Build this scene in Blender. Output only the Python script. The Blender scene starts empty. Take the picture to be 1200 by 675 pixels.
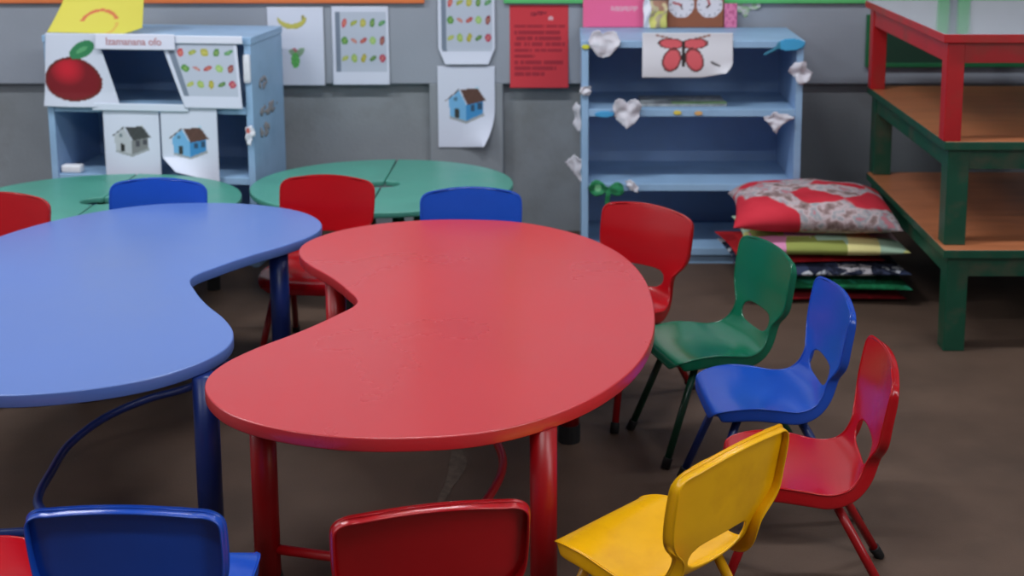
import bpy, bmesh, math, random
from mathutils import Vector, Matrix, noise
R = random.Random(7)
S = bpy.context.scene
COL = S.collection
PI = math.pi

# ------------------------------------------------------------------ materials
def lin(c):
    return tuple(((v / 255) / 12.92 if v / 255 <= .04045 else ((v / 255 + .055) / 1.055) ** 2.4) for v in c[:3])

def mat(name, rgb, rough=.5, var=.0, scale=6, bump=0, bscale=60, metal=0, spec=.5, coat=0, rvar=0, dark=None, dscale=3, damt=.5, streak=False):
    """painted / plastic surface: base colour broken up by noise, optional second wear colour, optional fine bump"""
    m = bpy.data.materials.new(name); m.use_nodes = True
    nt = m.node_tree; N = nt.nodes; L = nt.links
    b = N['Principled BSDF']
    b.inputs['Roughness'].default_value = rough; b.inputs['Metallic'].default_value = metal
    b.inputs['Specular IOR Level'].default_value = spec
    b.inputs['Coat Weight'].default_value = coat; b.inputs['Coat Roughness'].default_value = .12
    base = lin(rgb)
    tc = N.new('ShaderNodeTexCoord')
    src = tc.outputs['Object']
    if streak:
        mp = N.new('ShaderNodeMapping'); mp.inputs['Scale'].default_value = streak; L.new(src, mp.inputs[0]); src = mp.outputs[0]
    b.inputs['Base Color'].default_value = (*base, 1)
    col = None
    if var > 0:
        n = N.new('ShaderNodeTexNoise'); n.inputs['Scale'].default_value = scale; n.inputs['Detail'].default_value = 6
        L.new(src, n.inputs['Vector'])
        r = N.new('ShaderNodeValToRGB'); r.color_ramp.elements[0].position = .3; r.color_ramp.elements[1].position = .7
        r.color_ramp.elements[0].color = (*[v * (1 - var) for v in base], 1)
        r.color_ramp.elements[1].color = (*[min(1, v * (1 + var)) for v in base], 1)
        L.new(n.outputs['Fac'], r.inputs[0]); col = r.outputs[0]
        if rvar:
            mr = N.new('ShaderNodeMapRange'); mr.inputs['To Min'].default_value = max(.02, rough - rvar); mr.inputs['To Max'].default_value = rough + rvar
            mr.inputs['From Min'].default_value = .3; mr.inputs['From Max'].default_value = .7
            L.new(n.outputs['Fac'], mr.inputs[0]); L.new(mr.outputs[0], b.inputs['Roughness'])
    if dark is not None:
        n = N.new('ShaderNodeTexNoise'); n.inputs['Scale'].default_value = dscale; n.inputs['Detail'].default_value = 8; n.inputs['Roughness'].default_value = .6
        L.new(src, n.inputs['Vector'])
        r = N.new('ShaderNodeValToRGB'); r.color_ramp.elements[0].position = .5; r.color_ramp.elements[1].position = .72
        r.color_ramp.elements[0].color = (0, 0, 0, 1); r.color_ramp.elements[1].color = (damt, damt, damt, 1)
        L.new(n.outputs['Fac'], r.inputs[0])
        mx = N.new('ShaderNodeMix'); mx.data_type = 'RGBA'
        L.new(r.outputs[0], mx.inputs[0])
        if col: L.new(col, mx.inputs[6])
        else: mx.inputs[6].default_value = (*base, 1)
        mx.inputs[7].default_value = (*lin(dark), 1); col = mx.outputs[2]
    if col: L.new(col, b.inputs['Base Color'])
    if bump:
        n = N.new('ShaderNodeTexNoise'); n.inputs['Scale'].default_value = bscale; n.inputs['Detail'].default_value = 4
        L.new(tc.outputs['Object'], n.inputs['Vector'])
        bp = N.new('ShaderNodeBump'); bp.inputs['Strength'].default_value = bump; bp.inputs['Distance'].default_value = .004
        L.new(n.outputs['Fac'], bp.inputs['Height']); L.new(bp.outputs[0], b.inputs['Normal'])
    return m

def print_mat():
    m = bpy.data.materials.new('printed_paper'); m.use_nodes = True
    N = m.node_tree.nodes; L = m.node_tree.links; b = N['Principled BSDF']
    a = N.new('ShaderNodeAttribute'); a.attribute_name = 'print'
    tc = N.new('ShaderNodeTexCoord'); n = N.new('ShaderNodeTexNoise'); n.inputs['Scale'].default_value = 25
    L.new(tc.outputs['Object'], n.inputs['Vector'])
    bp = N.new('ShaderNodeBump'); bp.inputs['Strength'].default_value = .12; bp.inputs['Distance'].default_value = .004
    L.new(n.outputs['Fac'], bp.inputs['Height']); L.new(bp.outputs[0], b.inputs['Normal'])
    L.new(a.outputs['Color'], b.inputs['Base Color']); b.inputs['Roughness'].default_value = .55; b.inputs['Specular IOR Level'].default_value = .3
    return m

def patch_mat(name, cols, scale, metric='EUCLIDEAN', mix=None, mscale=12, rough=.9, warp=.0, rand=1.0):
    """printed cloth: random coloured cells, optional second noisy layer"""
    m = bpy.data.materials.new(name); m.use_nodes = True
    N = m.node_tree.nodes; L = m.node_tree.links; b = N['Principled BSDF']; b.inputs['Roughness'].default_value = rough
    b.inputs['Specular IOR Level'].default_value = .2
    tc = N.new('ShaderNodeTexCoord'); src = tc.outputs['Object']
    if warp:
        nz = N.new('ShaderNodeTexNoise'); nz.inputs['Scale'].default_value = 9
        L.new(src, nz.inputs['Vector'])
        vm = N.new('ShaderNodeVectorMath'); vm.operation = 'MULTIPLY_ADD'; vm.inputs[1].default_value = (warp,) * 3
        L.new(nz.outputs['Color'], vm.inputs[0]); L.new(src, vm.inputs[2]); src = vm.outputs[0]
    v = N.new('ShaderNodeTexVoronoi'); v.distance = metric; v.inputs['Scale'].default_value = scale; v.inputs['Randomness'].default_value = rand
    L.new(src, v.inputs['Vector'])
    sp = N.new('ShaderNodeSeparateColor'); L.new(v.outputs['Color'], sp.inputs[0])
    r = N.new('ShaderNodeValToRGB'); r.color_ramp.interpolation = 'CONSTANT'
    e = r.color_ramp.elements
    while len(e) < len(cols): e.new(.5)
    for i, c in enumerate(cols):
        e[i].position = i / len(cols); e[i].color = (*lin(c), 1)
    L.new(sp.outputs[0], r.inputs[0]); col = r.outputs[0]
    if mix:
        n = N.new('ShaderNodeTexNoise'); n.inputs['Scale'].default_value = mscale; n.inputs['Detail'].default_value = 5; n.inputs['Roughness'].default_value = .65
        L.new(src, n.inputs['Vector'])
        r2 = N.new('ShaderNodeValToRGB'); r2.color_ramp.elements[0].position = .50; r2.color_ramp.elements[1].position = .56
        L.new(n.outputs['Fac'], r2.inputs[0])
        n3 = N.new('ShaderNodeTexNoise'); n3.inputs['Scale'].default_value = mscale * 3.5; n3.inputs['Detail'].default_value = 3
        L.new(src, n3.inputs['Vector'])
        r3 = N.new('ShaderNodeValToRGB'); r3.color_ramp.elements[0].position = .42; r3.color_ramp.elements[1].position = .58
        r3.color_ramp.elements[0].color = (*lin(mix[0]), 1); r3.color_ramp.elements[1].color = (*lin(mix[1]), 1)
        L.new(n3.outputs['Fac'], r3.inputs[0])
        mx = N.new('ShaderNodeMix'); mx.data_type = 'RGBA'
        L.new(r2.outputs[0], mx.inputs[0]); L.new(col, mx.inputs[6]); L.new(r3.outputs[0], mx.inputs[7]); col = mx.outputs[2]
    L.new(col, b.inputs['Base Color'])
    n = N.new('ShaderNodeTexNoise'); n.inputs['Scale'].default_value = 300
    L.new(tc.outputs['Object'], n.inputs['Vector'])
    bp = N.new('ShaderNodeBump'); bp.inputs['Strength'].default_value = .2; bp.inputs['Distance'].default_value = .002
    L.new(n.outputs['Fac'], bp.inputs['Height']); L.new(bp.outputs[0], b.inputs['Normal'])
    return m

def floral_mat():
    m = bpy.data.materials.new('red_floral_cloth'); m.use_nodes = True
    N = m.node_tree.nodes; L = m.node_tree.links; b = N['Principled BSDF']; b.inputs['Roughness'].default_value = .85
    b.inputs['Specular IOR Level'].default_value = .2
    tc = N.new('ShaderNodeTexCoord')
    n = N.new('ShaderNodeTexNoise'); n.inputs['Scale'].default_value = 19; n.inputs['Detail'].default_value = 4; L.new(tc.outputs['Object'], n.inputs['Vector'])
    r = N.new('ShaderNodeValToRGB'); e = r.color_ramp.elements
    for k, (p, c) in enumerate(((.30, (104, 84, 80)), (.42, (150, 126, 126)), (.50, (196, 176, 180)), (.58, (150, 156, 162)), (.66, (186, 120, 130)))):
        if k > 1: e.new(p)
    for k, (p, c) in enumerate(((.30, (104, 84, 80)), (.42, (150, 126, 126)), (.50, (196, 176, 180)), (.58, (150, 156, 162)), (.66, (186, 120, 130)))):
        e[k].position = p; e[k].color = (*lin(c), 1)
    L.new(n.outputs['Fac'], r.inputs[0])
    n2 = N.new('ShaderNodeTexNoise'); n2.inputs['Scale'].default_value = 7; L.new(tc.outputs['Object'], n2.inputs['Vector'])
    vm = N.new('ShaderNodeVectorMath'); vm.operation = 'MULTIPLY_ADD'; vm.inputs[1].default_value = (.07,) * 3
    L.new(n2.outputs['Color'], vm.inputs[0]); L.new(tc.outputs['Object'], vm.inputs[2])
    v = N.new('ShaderNodeTexVoronoi'); v.inputs['Scale'].default_value = 4.6; L.new(vm.outputs[0], v.inputs['Vector'])
    r2 = N.new('ShaderNodeValToRGB'); r2.color_ramp.elements[0].position = .56; r2.color_ramp.elements[1].position = .60
    r2.color_ramp.elements[0].color = (1, 1, 1, 1); r2.color_ramp.elements[1].color = (0, 0, 0, 1)
    L.new(v.outputs['Distance'], r2.inputs[0])
    sp = N.new('ShaderNodeSeparateColor'); L.new(v.outputs['Color'], sp.inputs[0])
    gt = N.new('ShaderNodeMath'); gt.operation = 'GREATER_THAN'; gt.inputs[1].default_value = .22; L.new(sp.outputs[1], gt.inputs[0])
    mu = N.new('ShaderNodeMath'); mu.operation = 'MULTIPLY'; L.new(gt.outputs[0], mu.inputs[0]); L.new(r2.outputs[0], mu.inputs[1])
    rr = N.new('ShaderNodeValToRGB'); rr.color_ramp.elements[0].color = (*lin((170, 26, 42)), 1); rr.color_ramp.elements[1].color = (*lin((214, 58, 74)), 1)
    L.new(n2.outputs['Fac'], rr.inputs[0])
    mx = N.new('ShaderNodeMix'); mx.data_type = 'RGBA'; L.new(mu.outputs[0], mx.inputs[0]); L.new(r.outputs[0], mx.inputs[6]); L.new(rr.outputs[0], mx.inputs[7])
    L.new(mx.outputs[2], b.inputs['Base Color'])
    return m

M = {
    'floor': mat('brown_floor', (88, 69, 58), .62, .14, 5, .25, 220, dark=(66, 53, 46), dscale=2.2, damt=.6, spec=.35),
    'wall_up': mat('grey_plaster', (150, 156, 168), .75, .05, 3, .15, 90),
    'wall_low': mat('grey_cement', (140, 145, 151), .8, .11, 2.5, .3, 70, dark=(112, 112, 110), dscale=2.0, damt=.8),
    'wall_pil': mat('grey_pilaster', (138, 143, 150), .75, .07, 3, .2, 80),
    'wall_side': mat('side_wall', (150, 154, 160), .8, .04, 2),
    'ceil': mat('ceiling_white', (205, 206, 208), .85, .02, 2),
    'orange': mat('orange_board_paint', (222, 118, 66), .5, .06, 8),
    'greenb': mat('green_board_paint', (92, 190, 112), .5, .06, 8),
    'pin': mat('pale_pinboard', (206, 210, 216), .8, .03, 20),
    'tred': mat('red_table_paint', (186, 44, 50), .30, .04, 2.2, rvar=.05, spec=.65, coat=.1),
    'tblue': mat('blue_table_paint', (84, 114, 182), .33, .03, 2.5, rvar=.04, spec=.65, coat=.1),
    'tgreen': mat('green_table_paint', (74, 150, 134), .40, .05, 5, .03, 300, rvar=.07, spec=.65, coat=.1),
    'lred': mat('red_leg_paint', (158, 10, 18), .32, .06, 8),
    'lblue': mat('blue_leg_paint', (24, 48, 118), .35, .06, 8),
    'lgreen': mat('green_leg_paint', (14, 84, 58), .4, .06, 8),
    'cred': mat('red_plastic', (170, 12, 22), .17, .04, 12, .06, 420, spec=.5),
    'cblue': mat('blue_plastic', (26, 74, 176), .18, .04, 12, .06, 420, spec=.5),
    'cyellow': mat('yellow_plastic', (240, 178, 10), .22, .05, 10, .08, 380, spec=.5, dark=(206, 142, 12), dscale=7, damt=.5),
    'cgreen': mat('green_plastic', (12, 100, 72), .17, .04, 12, .06, 420, spec=.5),
    'hred': mat('red_steel_tube', (150, 10, 18), .3, .05, 20),
    'hblue': mat('blue_steel_tube', (22, 44, 104), .3, .05, 20),
    'hyellow': mat('yellow_steel_tube', (222, 160, 12), .3, .05, 20),
    'hgreen': mat('green_steel_tube', (10, 62, 44), .3, .05, 20),
    'rubber': mat('black_rubber', (20, 20, 22), .7, .1, 30),
    'shelf': mat('light_blue_paint', (146, 180, 214), .5, .06, 6, .1, 120, dark=(120, 152, 188), dscale=5, damt=.6),
    'shelf_in': mat('shelf_inside_blue', (138, 168, 208), .5, .08, 4, .1, 120, dark=(140, 150, 164), dscale=3, damt=.25),  # inner faces and back panel, slightly darker than the outer blue
    'lam': mat('orange_laminate', (188, 114, 76), .28, .10, 3, .05, 200, dark=(150, 86, 54), dscale=4, damt=.5, streak=(1, 6, 1), spec=.5),
    'lamgrey': mat('grey_laminate', (150, 154, 166), .16, .03, 4, spec=.9, coat=.3),
    'sgreen': mat('green_bench_paint', (12, 72, 52), .4, .07, 10, .12, 150, dark=(92, 74, 62), dscale=9, damt=.55),
    'sred': mat('red_bench_paint', (176, 16, 24), .4, .08, 9, .12, 150, dark=(120, 62, 44), dscale=8, damt=.5),
    'chalk': mat('dark_green_chalkboard', (22, 60, 44), .7, .08, 6),
    'steel': mat('lamp_housing', (220, 220, 220), .5),
    'ink': mat('pink_ink', (196, 150, 158), .7),
    'paperblock': mat('grey_paper_stack', (150, 156, 160), .7, .35, 30),
    'white': mat('white_scrap', (222, 224, 232), .7, .05, 20),
}
PRINT = print_mat()
CUSH = {
    'floral': floral_mat(),
    'patch': patch_mat('yellow_patchwork_cloth', [(206, 204, 130), (224, 186, 196), (150, 158, 84), (214, 140, 180), (172, 200, 176), (226, 216, 150)], 9, 'CHEBYCHEV', rand=.35),
    'navy': patch_mat('navy_floral_cloth', [(28, 32, 52), (186, 188, 196), (24, 28, 44), (176, 170, 176), (52, 60, 88)], 15, mix=((22, 26, 42), (60, 66, 90)), mscale=10, warp=.04),
    'green': patch_mat('green_printed_cloth', [(20, 100, 62), (16, 86, 54), (22, 110, 70), (40, 130, 100)], 16, mix=((16, 80, 48), (24, 110, 70)), warp=.03),
    'maroon': patch_mat('maroon_cloth', [(120, 16, 24), (104, 14, 20), (132, 20, 30)], 18),
    'red': patch_mat('red_cloth', [(158, 22, 30), (140, 16, 24), (168, 28, 34)], 18),
}

# ------------------------------------------------------------------ object helpers
def link(o, parent=None):
    COL.objects.link(o)
    if parent: o.parent = parent
    return o
def obj(name, bm, mats, parent=None, smooth=False, loc=None, rotz=0):
    me = bpy.data.meshes.new(name); bm.to_mesh(me); bm.free()
    for m in (mats if isinstance(mats, (list, tuple)) else [mats]): me.materials.append(m)
    if smooth:
        for p in me.polygons: p.use_smooth = True
    o = bpy.data.objects.new(name, me); link(o, parent)
    if loc: o.location = loc
    o.rotation_euler.z = rotz
    return o
def tag(o, label, cat, group=None):
    o['label'] = label; o['category'] = cat
    if group: o['group'] = group
    return o
def thing(name, label, cat, loc=(0, 0, 0), rotz=0, group=None):
    o = bpy.data.objects.new(name, None); o.empty_display_size = .05
    link(o); o.location = loc; o.rotation_euler.z = rotz
    return tag(o, label, cat, group)
def struct(o):
    o['kind'] = 'structure'; return o
def box(bm, x0, x1, y0, y1, z0, z1, bev=0, mi=0, seg=2):
    vs = [bm.verts.new((x, y, z)) for x in (x0, x1) for y in (y0, y1) for z in (z0, z1)]
    fs = [bm.faces.new([vs[i] for i in q]) for q in ((0, 1, 3, 2), (4, 6, 7, 5), (0, 4, 5, 1), (2, 3, 7, 6), (0, 2, 6, 4), (1, 5, 7, 3))]
    for f in fs: f.material_index = mi
    if bev:
        es = list({e for f in fs for e in f.edges})
        r = bmesh.ops.bevel(bm, geom=es, offset=bev, segments=seg, affect='EDGES', profile=.5)
        for f in r['faces']: f.material_index = mi
    return fs
def BM(): return bmesh.new()
def bxo(name, m, parent, *b, bev=.002, mi=0):
    bm = BM(); box(bm, *b, bev=bev); return obj(name, bm, m, parent)
def tube(bm, pts, r, n=14, cap=True, r1=None):
    pts = [Vector(p) for p in pts]; rings = []
    up = None
    for i, p in enumerate(pts):
        d = (pts[min(i + 1, len(pts) - 1)] - pts[max(i - 1, 0)]).normalized()
        if up is None:
            up = d.orthogonal().normalized()
        a = (up - d * up.dot(d)).normalized(); up = a; b = d.cross(a)
        rr = r if r1 is None else r + (r1 - r) * i / (len(pts) - 1)
        rings.append([bm.verts.new(p + (a * math.cos(2 * PI * k / n) + b * math.sin(2 * PI * k / n)) * rr) for k in range(n)])
    for A, B in zip(rings, rings[1:]):
        for k in range(n): bm.faces.new((A[k], A[(k + 1) % n], B[(k + 1) % n], B[k]))
    if cap:
        bm.faces.new(rings[0][::-1]); bm.faces.new(rings[-1])
def spline(pts, per=8, closed=False):
    n = len(pts); out = []
    P = [Vector(p) for p in pts]
    for i in range(n if closed else n - 1):
        if closed: p0, p1, p2, p3 = P[i - 1], P[i], P[(i + 1) % n], P[(i + 2) % n]
        else: p0, p1, p2, p3 = P[max(i - 1, 0)], P[i], P[i + 1], P[min(i + 2, n - 1)]
        for k in range(per):
            t = k / per
            out.append(.5 * ((2 * p1) + (p2 - p0) * t + (2 * p0 - 5 * p1 + 4 * p2 - p3) * t * t + (3 * p1 - p0 - 3 * p2 + p3) * t ** 3))
    if not closed: out.append(P[-1])
    return out
def slab(outline, z0, z1, r=.0035):
    """a flat board of any outline with softly rounded edges"""
    bm = BM(); n = len(outline)
    P = [Vector((p[0], p[1])) for p in outline]
    area = sum(P[i].x * P[(i + 1) % n].y - P[(i + 1) % n].x * P[i].y for i in range(n))
    if area < 0: P.reverse()
    nor = []
    for i in range(n):
        d = (P[(i + 1) % n] - P[i - 1]).normalized(); nor.append(Vector((d.y, -d.x)))
    prof = [(r, z0), (r * .3, z0 + r * .3), (0, z0 + r), (0, z1 - r), (r * .1, z1 - r * .6), (r * .4, z1 - r * .15), (r, z1)]
    rings = [[bm.verts.new((P[i].x - nor[i].x * ins, P[i].y - nor[i].y * ins, z)) for i in range(n)] for ins, z in prof]
    for A, B in zip(rings, rings[1:]):
        for k in range(n):
            f = bm.faces.new((A[k], A[(k + 1) % n], B[(k + 1) % n], B[k])); f.smooth = True
    bm.faces.new(rings[0][::-1]); bm.faces.new(rings[-1])
    return bm

# ------------------------------------------------------------------ the room
W = 5.56                      # face of the back wall's upper part
struct(bxo('floor', M['floor'], None, -4.2, 2.9, -3.2, 5.8, -.1, 0, bev=0))
struct(bxo('ceiling', M['ceil'], None, -4.2, 2.9, -3.2, 5.8, 3.0, 3.1, bev=0))
bm = BM()
box(bm, -4.2, 2.9, 5.60, 5.8, 0, 3.0, mi=0)
box(bm, -4.2, 2.9, W, 5.62, .678, 3.0, bev=.006, mi=1)
box(bm, -.609, -.285, W, 5.62, 0, .68, bev=.004, mi=2)
struct(obj('wall_back', bm, [M['wall_low'], M['wall_up'], M['wall_pil']]))
bm = BM()                     # right wall with a window near the camera's side
box(bm, 2.7, 2.9, -3.0, 5.8, 0, 1.0); box(bm, 2.7, 2.9, -3.0, 5.8, 2.4, 3.0)
box(bm, 2.7, 2.9, -3.0, -.4, 1.0, 2.4); box(bm, 2.7, 2.9, 2.2, 5.8, 1.0, 2.4)
struct(obj('wall_right', bm, M['wall_side']))
bm = BM()
for y in (-.4, .9, 2.17): box(bm, 2.79, 2.84, y, y + .03, 1.0, 2.4)
for z in (1.0, 1.9, 2.37): box(bm, 2.79, 2.84, -.4, 2.2, z, z + .03)
struct(obj('window_2', bm, M['steel']))
struct(bxo('wall_front', M['wall_side'], None, -4.2, 2.9, -3.2, -3.0, 0, 3.0, bev=0))
bm = BM()                     # left wall with a wide window opening
box(bm, -4.2, -4.0, -3.0, 5.8, 0, 1.0); box(bm, -4.2, -4.0, -3.0, 5.8, 2.5, 3.0)
box(bm, -4.2, -4.0, -3.0, 1.1, 1.0, 2.5); box(bm, -4.2, -4.0, 4.5, 5.8, 1.0, 2.5)
struct(obj('wall_left', bm, M['wall_side']))
bm = BM()
for y in (1.1, 2.2, 3.3, 4.47): box(bm, -4.14, -4.09, y, y + .03, 1.0, 2.5)
for z in (1.0, 2.0, 2.47): box(bm, -4.14, -4.09, 1.1, 4.5, z, z + .03)
struct(obj('window_1', bm, M['steel']))

def board(name, label, x0, x1, m, z0=1.037, z1=2.3, fw=.05):
    t = thing(name, label, 'notice board', ((x0 + x1) / 2, W, z0))
    w = (x1 - x0) / 2; h = z1 - z0
    bxo('pin_panel', M['pin'], t, -w + .01, w - .01, -.012, 0, .01, h - .01, bev=.001)
    bm = BM()
    for b in ((-w, w, 0, fw), (-w, w, h - fw, h)): box(bm, b[0], b[1], -.022, 0, b[2], b[3], bev=.003)
    for s in (-1, 1): box(bm, min(s * w, s * (w - fw)), max(s * w, s * (w - fw)), -.022, 0, fw, h - fw, bev=.003)
    obj('frame', bm, m, t)
board('notice_board', 'orange framed notice board on the wall above the left blue shelf', -3.6, -.622, M['orange'])
board('notice_board', 'long green framed notice board above the right blue shelf', -.277, 1.66, M['greenb'])
board('notice_board', 'green framed notice board above the stacked benches at the right end of wall', 1.70, 2.65, M['greenb'])

# ceiling lamps (outside the picture, they light the room)
def lamp(i, x, y, power, group='ceiling lamps'):
    t = thing('ceiling_lamp', 'white fluorescent batten lamp fixed under the ceiling', 'lamp', (x, y, 3.0), 0, group)
    bxo('housing', M['steel'], t, -.62, .62, -.06, .06, -.05, 0, bev=.005)
    l = bpy.data.lights.new('tube_light', 'AREA'); l.shape = 'RECTANGLE'; l.size = 1.2; l.size_y = .12; l.energy = power; l.color = (.93, .97, 1.0)
    o = bpy.data.objects.new('tube_light', l); link(o, t); o.location = (0, 0, -.055)
for i, (x, y, p) in enumerate(((-2.6, 3.7, 40), (-.4, 3.7, 40), (1.7, 3.7, 18), (-2.6, .9, 23), (-.4, .9, 20), (1.7, .9, 24))): lamp(i, x, y, p)
l = bpy.data.lights.new('window_daylight', 'AREA'); l.shape = 'RECTANGLE'; l.size = 3.2; l.size_y = 1.45; l.energy = 50; l.color = (.96, .98, 1.0)
o = bpy.data.objects.new('window_daylight', l); link(o); o.location = (-4.05, 2.8, 1.75); o.rotation_euler = (0, -PI / 2, PI)
o.rotation_euler = Vector((1, 0, -.25)).to_track_quat('-Z', 'Z').to_euler()
l2 = l.copy(); l2.size = 2.4; l2.size_y = 1.3; l2.energy = 42
o2 = bpy.data.objects.new('window_daylight', l2); link(o2); o2.location = (2.76, .9, 1.7); o2.rotation_euler = Vector((-1, .15, -.2)).to_track_quat('-Z', 'Z').to_euler()
w = bpy.data.worlds.new('World'); S.world = w; w.use_nodes = True
bg = w.node_tree.nodes['Background']; bg.inputs[0].default_value = (.75, .85, 1, 1); bg.inputs[1].default_value = .35

# ------------------------------------------------------------------ kidney tables
HALF = [(-.255, 0), (-.30, .09), (-.365, .18), (-.44, .265), (-.49, .345), (-.503, .42), (-.475, .495), (-.405, .57), (-.30, .625), (-.16, .66), (-.02, .664), (.115, .645), (.24, .587), (.355, .49), (.445, .355), (.497, .19), (.512, 0)]
def kidney(sx=1, sy=1.2105):
    pts = HALF + [(x, -y) for x, y in HALF[-2:0:-1]]
    return spline([(x * sx, y * sy, 0) for x, y in pts], 6, True)
TZ = .50
def kidney_table(label, cx, cy, rot, top, leg, legs, arc, outline, H=TZ, th=.030, lr=.0285, group=None):
    t = thing('kidney_table', label, 'table', (cx, cy, 0), rot, group)
    ob = obj('tabletop', slab(outline, H - th, H), top, t)
    inv = Matrix.Rotation(-rot, 3, 'Z')
    loc = lambda p, z: inv @ Vector((p[0] - cx, p[1] - cy, z)) if True else None
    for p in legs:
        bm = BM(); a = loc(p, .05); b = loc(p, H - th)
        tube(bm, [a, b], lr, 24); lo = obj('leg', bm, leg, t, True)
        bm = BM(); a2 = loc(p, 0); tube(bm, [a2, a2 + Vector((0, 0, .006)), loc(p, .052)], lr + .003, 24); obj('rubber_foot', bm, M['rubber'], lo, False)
    if arc:
        zb = .115
        A, B, C, D = [loc(p, zb) for p in legs]      # front pair A,B ; back pair C,D
        for p, q in ((A, B), (C, D)):
            bm = BM(); tube(bm, [p, q], .011, 12); obj('stretcher', bm, leg, t, True)
        bm = BM(); tube(bm, spline([loc(p, zb) for p in arc], 8), .011, 12); obj('curved_stretcher', bm, leg, t, True)
    return t
kidney_table('large glossy red kidney table in the middle of the picture', -.29, 3.178, 0, M['tred'], M['lred'],
             [(-.668, 2.645), (-.05, 2.494), (-.655, 3.474), (.005, 3.439)],
             [(-.36, 2.572), (-.25, 2.724), (-.187, 2.891), (-.164, 3.048), (-.191, 3.192), (-.25, 3.329), (-.33, 3.456)], kidney())
kidney_table('large blue kidney table to the left of the red one', -1.287, 3.389, PI + math.radians(-1.5), M['tblue'], M['lblue'],
             [(-.826, 2.767), (-1.45, 2.687), (-.875, 3.740), (-1.48, 3.728)],
             [(-1.15, 2.730), (-1.262, 2.848), (-1.297, 3.026), (-1.309, 3.172), (-1.276, 3.331), (-1.2, 3.458), (-1.095, 3.559), (-1.06, 3.734)], kidney())
def half_ring(sx, sy, side, hole):
    """outline of a half-oval top with a bite in its straight side; side=-1 left half"""
    pts = []; g = .003
    for k in range(41):
        a = -PI / 2 + PI * k / 40
        pts.append((side * (g + (sx - g) * math.cos(a)), sy * math.sin(a)))
    for k in range(13):
        a = PI / 2 - PI * k / 12
        pts.append((side * (g + hole * math.cos(a)), hole * .8 * math.sin(a)))
    return pts
GZ = .40
for cx, cy, sx, sy, where in ((-.72, 4.86, .508, .43, 'in front of the bare wall'), (-1.734, 4.60, .518, .43, 'in front of the left blue shelf')):
    for s, nm in ((-1, 'left'), (1, 'right')):
        kidney_table(f'{nm} half of the low green oval table, {where}', cx, cy, 0, M['tgreen'], M['lgreen'],
                     [(cx + s * .1, cy - .31), (cx + s * .36, cy - .18), (cx + s * .1, cy + .31), (cx + s * .36, cy + .18)], None,
                     half_ring(sx, sy, s, .065), GZ, .022, .022, 'low green half-oval tables')

# faint pale smear on the floor under the red table
bm = BM(); prev = None
for k in range(25):
    f_ = k / 24; x = -.318 + .03 * math.sin(f_ * 5) * (1 - f_) - .012 * f_; y = 3.40 - .50 * f_; wd = .008 + .012 * (noise.noise(Vector((f_ * 9, 2, 1))) + .5) + .012 * math.exp(-((f_ - .22) / .12) ** 2)
    cur = (bm.verts.new((x - wd, y, .0008)), bm.verts.new((x + wd, y, .0008)))
    if prev: bm.faces.new((prev[0], prev[1], cur[1], cur[0]))
    prev = cur
tag(obj('chalk_smear', bm, mat('pale_smear', (92, 78, 68), .9, .3, 40)), 'faint pale chalky smear on the brown floor beneath the red table', 'stain')

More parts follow.
